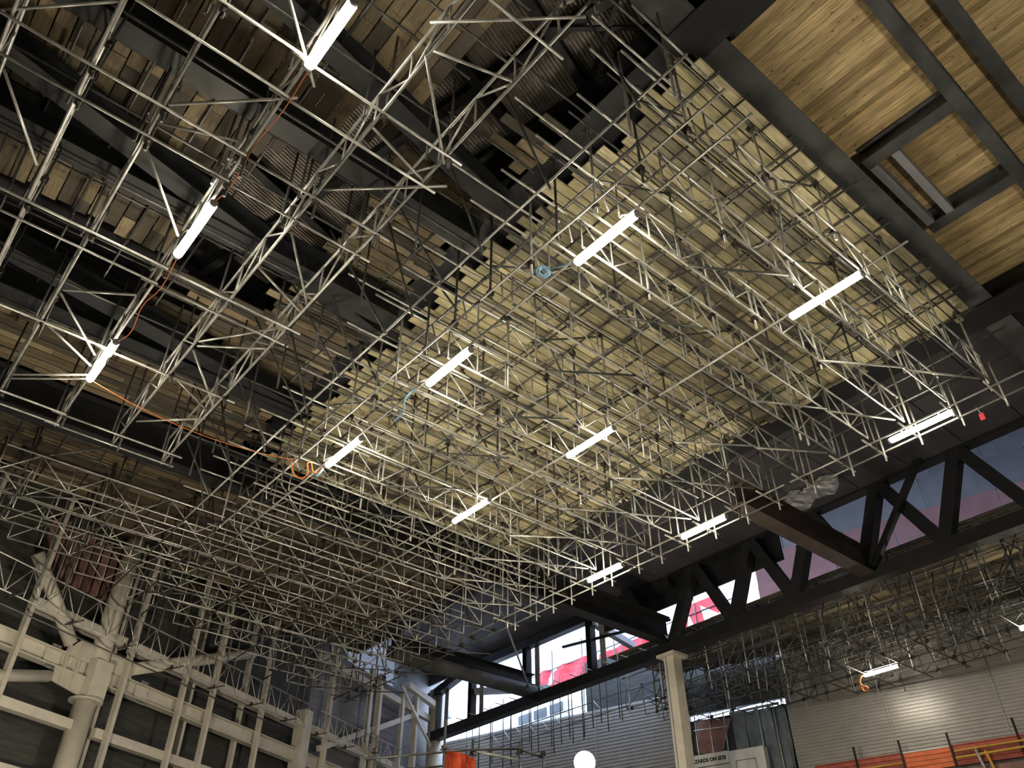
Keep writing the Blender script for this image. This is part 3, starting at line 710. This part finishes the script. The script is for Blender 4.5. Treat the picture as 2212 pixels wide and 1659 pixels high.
tag(cable('blue_line', [(7.12, 7.6, 12.5), (7.3, 7.3, 12.46), (7.42, 7.08, 12.5)], .012, 'bluerope'), 'short blue line from rope coil to lamp', 'rope')
tag(cable('blue_line', [(7.35, 12.0, 12.5), (7.2, 12.1, 12.2), (7.25, 12.2, 11.95), (7.15, 12.4, 11.75)], .02, 'bluerope'), 'blue rope tail dangling below the second row middle lamp', 'rope')
tag(cable('blue_line', [(7.42, 16.0, 12.5), (7.35, 15.95, 12.3), (7.3, 16.05, 12.2)], .03, 'bluerope'), 'knotted blue tie at the lowest lamp of the second row', 'rope')
tg = empty('hanging_tag', (17.35, 4.5, 12.2), 'small red tag hanging beside the rightmost front edge lamp', 'tag')
box('tag', 17.3, 17.32, 4.42, 4.52, 12.15, 12.32, 'red', tg); cable('string', [(17.31, 4.47, 12.3), (17.35, 4.5, 12.45), (17.43, 4.55, 12.6)], .006, 'white', tg)
def sheet(name, corners, mt, label, cat, nx=10, ny=6, amp=.08, parent=None, seed=1):
    rnd = random.Random(seed); a, b, c, d = [V(p) for p in corners]; v = []; f = []
    nrm = (b - a).cross(d - a).normalized()
    for j in range(ny + 1):
        for i in range(nx + 1):
            p = a.lerp(b, i / nx).lerp(d.lerp(c, i / nx), j / ny)
            p = p + nrm * (amp * math.sin(i * 1.3 + j * .6 + seed) + rnd.uniform(-.4, .4) * amp) - V((0, 0, amp * .6 * abs(math.sin(i * .9)) * (j / ny)))
            v.append(tuple(p - a))
    for j in range(ny):
        for i in range(nx): k = j * (nx + 1) + i; f.append((k, k + 1, k + nx + 2, k + nx + 1))
    me = mesh_from((name, len(MC)), mt, v, f)
    o = link(name, me, Mx.Translation(a), parent)
    so = o.modifiers.new('thickness', 'SOLIDIFY'); so.thickness = .012
    if parent is None: tag(o, label, cat)
    return o
sheet('polythene_sheet', [(24, 13.6, 16.7), (24, 11.2, 16.75), (24, 11.1, 16.2), (24, 13.1, 15.95)], 'poly', 'torn grey polythene flapping at the top of the far truss', 'sheet', 10, 5, .14)

# sheeting and rails outdoors beyond the clerestory
sheet('red_sheet', [(32.6, 36.5, 18.3), (32.6, 31.6, 18.2), (32.6, 31.6, 17.3), (32.6, 36.5, 17.2)], 'red', 'red sheet outdoors beyond the left clerestory opening', 'sheet', 14, 4, .1, seed=2)
sheet('red_sheet', [(32.6, 31.2, 18.0), (32.6, 27.4, 18.15), (32.6, 27.4, 17.75), (32.6, 31.2, 17.45)], 'red', 'narrow red strip of sheeting outdoors, right of the clerestory post', 'sheet', 12, 3, .06, seed=3)
sheet('white_sheet', [(32.75, 37, 19.5), (32.75, 27, 19.5), (32.75, 27, 17.6), (32.75, 37, 17.4)], 'white', 'white sheeting outdoors above the red sheets', 'sheet', 16, 6, .12, seed=4)
bn = empty('banner', (32.6, 24.2, 17.2), 'red and white banner seen through the truss web', 'banner')
box('banner_cloth', 32.6, 32.63, 22.9, 25.6, 17.2, 18.75, 'red', bn)
def plate_yz(name, pts, X, th, mt, parent):
    n = len(pts); v = [(0, y - pts[0][0], z - pts[0][1]) for y, z in pts] + [(th, y - pts[0][0], z - pts[0][1]) for y, z in pts]
    f = [tuple(range(n)), tuple(range(2 * n - 1, n - 1, -1))] + [(i, n + i, n + (i + 1) % n, (i + 1) % n) for i in range(n)]
    return link(name, mesh_from((name, len(MC), mt), mt, v, f), Mx.Translation((X, pts[0][0], pts[0][1])), parent)
plate_yz('white_stroke', [(24.95, 17.2), (24.35, 17.2), (24.75, 18.35)], 32.57, .02, 'white', bn)
plate_yz('white_stroke', [(23.75, 17.2), (22.9, 17.2), (22.9, 17.75), (23.95, 18.5)], 32.57, .02, 'white', bn)
orl = empty('outer_guard_rail', (31.5, 28, 15.5), 'thin scaffold rails silhouetted against the sky beyond the clerestory', 'guard rail')
for z in (16.5, 17.2, 18.2): tube('rail', (32.55, 37, z), (32.55, 21.5, z), orl, .03, 'galvd')
for y in (35, 32.5, 30, 29.4, 27, 24.3, 21.5): tube('upright', (32.55, y, 14.5), (32.55, y, 19.3), orl, .03, 'galvd')
pb = empty('pale_building', (31.2, 35, 0), 'pale blue building edge glimpsed through the lowest clerestory opening', 'building')
box('wall', 31, 31.4, 32.2, 38, 0, 15.55, 'white', pb)
for y in (32.6, 33.9, 35.2): box('window', 30.95, 31.0, y, y + 1.0, 15.05, 15.5, 'bluegrey', pb)

# sheeted opening beside the box column
def BP(x, z, o=0.0): return BB @ V((x, -o, z))
for k in range(4):
    sheet('tarpaulin', [BP(-6.9 + k * .62, 12.75, .1), BP(-6.3 + k * .62, 12.8, .1), BP(-6.3 + k * .62, 8.5, .1), BP(-6.9 + k * .62, 8.5, .1)], 'bluegrey',
          ['leftmost blue-grey tarpaulin strip beside the red sheet', 'second blue-grey tarpaulin strip in the sheeted opening', 'third blue-grey tarpaulin strip in the sheeted opening', 'blue-grey tarpaulin strip next to the ribbed wall'][k], 'tarpaulin', 4, 12, .05, seed=10 + k)
sheet('dark_red_sheet', [BP(-8.7, 12.8, .2), BP(-6.9, 12.6, .2), BP(-7.5, 11.2, .2), BP(-8.7, 11.4, .2)], 'maroon', 'dark red sheet hanging in the opening beside the column', 'sheet', 6, 6, .06, seed=20)
og = empty('opening_frame', BP(-6.6, 8, 0.05), 'thin pale tubes framing the sheeted opening', 'frame')
for x in (-8.6, -7.9, -7.2, -5.6, -4.9): tube('upright', BP(x, 8, .3), BP(x, 12.9, .3), og, .03, 'galv')
tube('rail', BP(-6.9, 12.75, .32), BP(-4.6, 12.8, .32), og, .06, 'grey'); tube('rail', BP(-8.7, 12.3, .32), BP(-7, 12.25, .32), og, .03, 'galv')
sg = empty('site_notice', BP(-7.8, 9.6, .8), 'white site notice reading hazards on site, partly behind the column', 'sign')
box('board', -9.2, -7.05, -.84, -.8, 9.9, 11.12, 'white', sg, BB)
box('divider', -9.2, -7.05, -.85, -.84, 10.6, 10.63, 'text', sg, BB)
fc = bpy.data.curves.new('lettering', 'FONT'); fc.body = 'HAZARDS ON SITE'; fc.size = .205; fc.extrude = .004; fc.align_x = 'RIGHT'; fc.offset = .010
fo = bpy.data.objects.new('lettering', fc); COL.objects.link(fo)
dg = bpy.context.evaluated_depsgraph_get(); dg.update()
fm = bpy.data.meshes.new_from_object(fo.evaluated_get(dg)); COL.objects.unlink(fo); bpy.data.objects.remove(fo)
fm.materials.clear(); fm.materials.append(M['text'])
link('lettering', fm, BB @ Mx.Translation((-7.15, -.85, 10.8)) @ Mx.Rotation(R_(90), 4, 'X'), sg)
wbd = empty('white_cabinet', BP(-6.2, 9, .8), 'white panelled cabinet right of the site notice', 'cabinet')
box('body', -6.98, -5.4, -.95, -.5, 8.5, 11.05, 'white', wbd, BB)
for a in ((-6.7, -5.8, 10.6, 10.64), (-6.7, -6.66, 9, 10.64), (-5.84, -5.8, 9, 10.64)): box('trim_strip', a[0], a[1], -.965, -.95, a[2], a[3], 'grey', wbd, BB)

# red edge boards at the foot of the ribbed wall
eb = empty('edge_barrier', BP(1, 8, .4), 'red edge boards, one stretch orange as if lit, with yellow tubes along the ribbed wall foot', 'barrier')
for k, (a, b_, m_) in enumerate(((-3.6, -1.95, 'redbar'), (-1.93, -.2, 'redbar'), (-.15, 1.6, 'litbar'), (1.65, 4.4, 'redbar'), (4.43, 8, 'redbar'))):
    for r in range(4): box('edge_board', a, b_, -.45, -.40, 9.88 - r * .17, 10.03 - r * .17, m_, eb, BB)
    box('edge_board', a, b_, -.47, -.38, 10.04, 10.09, 'white' if m_ == 'litbar' else 'redbar', eb, BB)
    for r in range(3): box('edge_board', a, b_, -.45, -.40, 8.3 + r * .32, 8.6 + r * .32, 'maroon', eb, BB)
for x in (-1.9, -.16, 1.62, 3.95): tube('post', BP(x, 8, .5), BP(x, 10.62 + .1 * math.sin(x * 7), .5), eb, .045, 'clamp')
tube('handrail', BP(1.7, 9.85, .55), BP(8, 9.9, .55), eb, .035, 'yellow'); tube('handrail', BP(1.7, 9.6, .6), BP(8, 9.72, .6), eb, .045, 'yellow')
tube('handrail', BP(-3.6, 9.7, .55), BP(-.2, 9.7, .55), eb, .035, 'yellow')
tube('post', BP(2.65, 8.5, .6), BP(2.45, 9.8, .6), eb, .06, 'galv'); tube('post', BP(2.95, 8.5, .6), BP(2.75, 9.7, .6), eb, .05, 'yellow'); tube('post', BP(4.6, 8.5, .6), BP(4.5, 9.6, .6), eb, .04, 'yellow')

# scaffold tower with guard rails and orange netting, bottom centre
tw = empty('scaffold_tower', (12.6, 17.2, 0), 'tube scaffold tower with guard rails rising from the bottom centre', 'scaffold')
U4 = [(12.14, 16.93, 7.59), (12.95, 16.85, 7.25), (11.02, 18.2, 7.3), (13.75, 16.04, 7.15), (14.3, 15.8, 7.0)]
for x, y, z in U4:
    s = tube('upright', (x, y, 0), (x, y, z), tw, .03, 'galvd')
    clamp((x, y, 6.95), s, .4, True)
tube('guard_rail', (10.8, 18.35, 6.75), (12.95, 16.85, 7.02), tw, .026, 'galvd'); tube('guard_rail', (10.8, 18.35, 6.45), (12.95, 16.85, 6.7), tw, .026, 'galvd')
tube('guard_rail', (12.14, 16.93, 6.88), (13.75, 16.04, 7.02), tw, .026, 'galvd'); tube('guard_rail', (13.75, 16.04, 7.0), (14.3, 15.8, 6.85), tw, .026, 'galvd')
tube('guard_rail', (12.95, 16.85, 7.0), (13.75, 16.04, 6.75), tw, .026, 'galv'); tube('guard_rail', (10.9, 18.3, 6.8), (11.9, 17.5, 6.2), tw, .026, 'galvd')
sheet('orange_netting', [(12.2, 16.95, 6.95), (12.95, 16.75, 6.8), (12.95, 16.75, 5.8), (12.2, 16.95, 5.8)], 'orange', 'orange debris netting tied to the scaffold tower', 'netting', 8, 6, .03, seed=30)
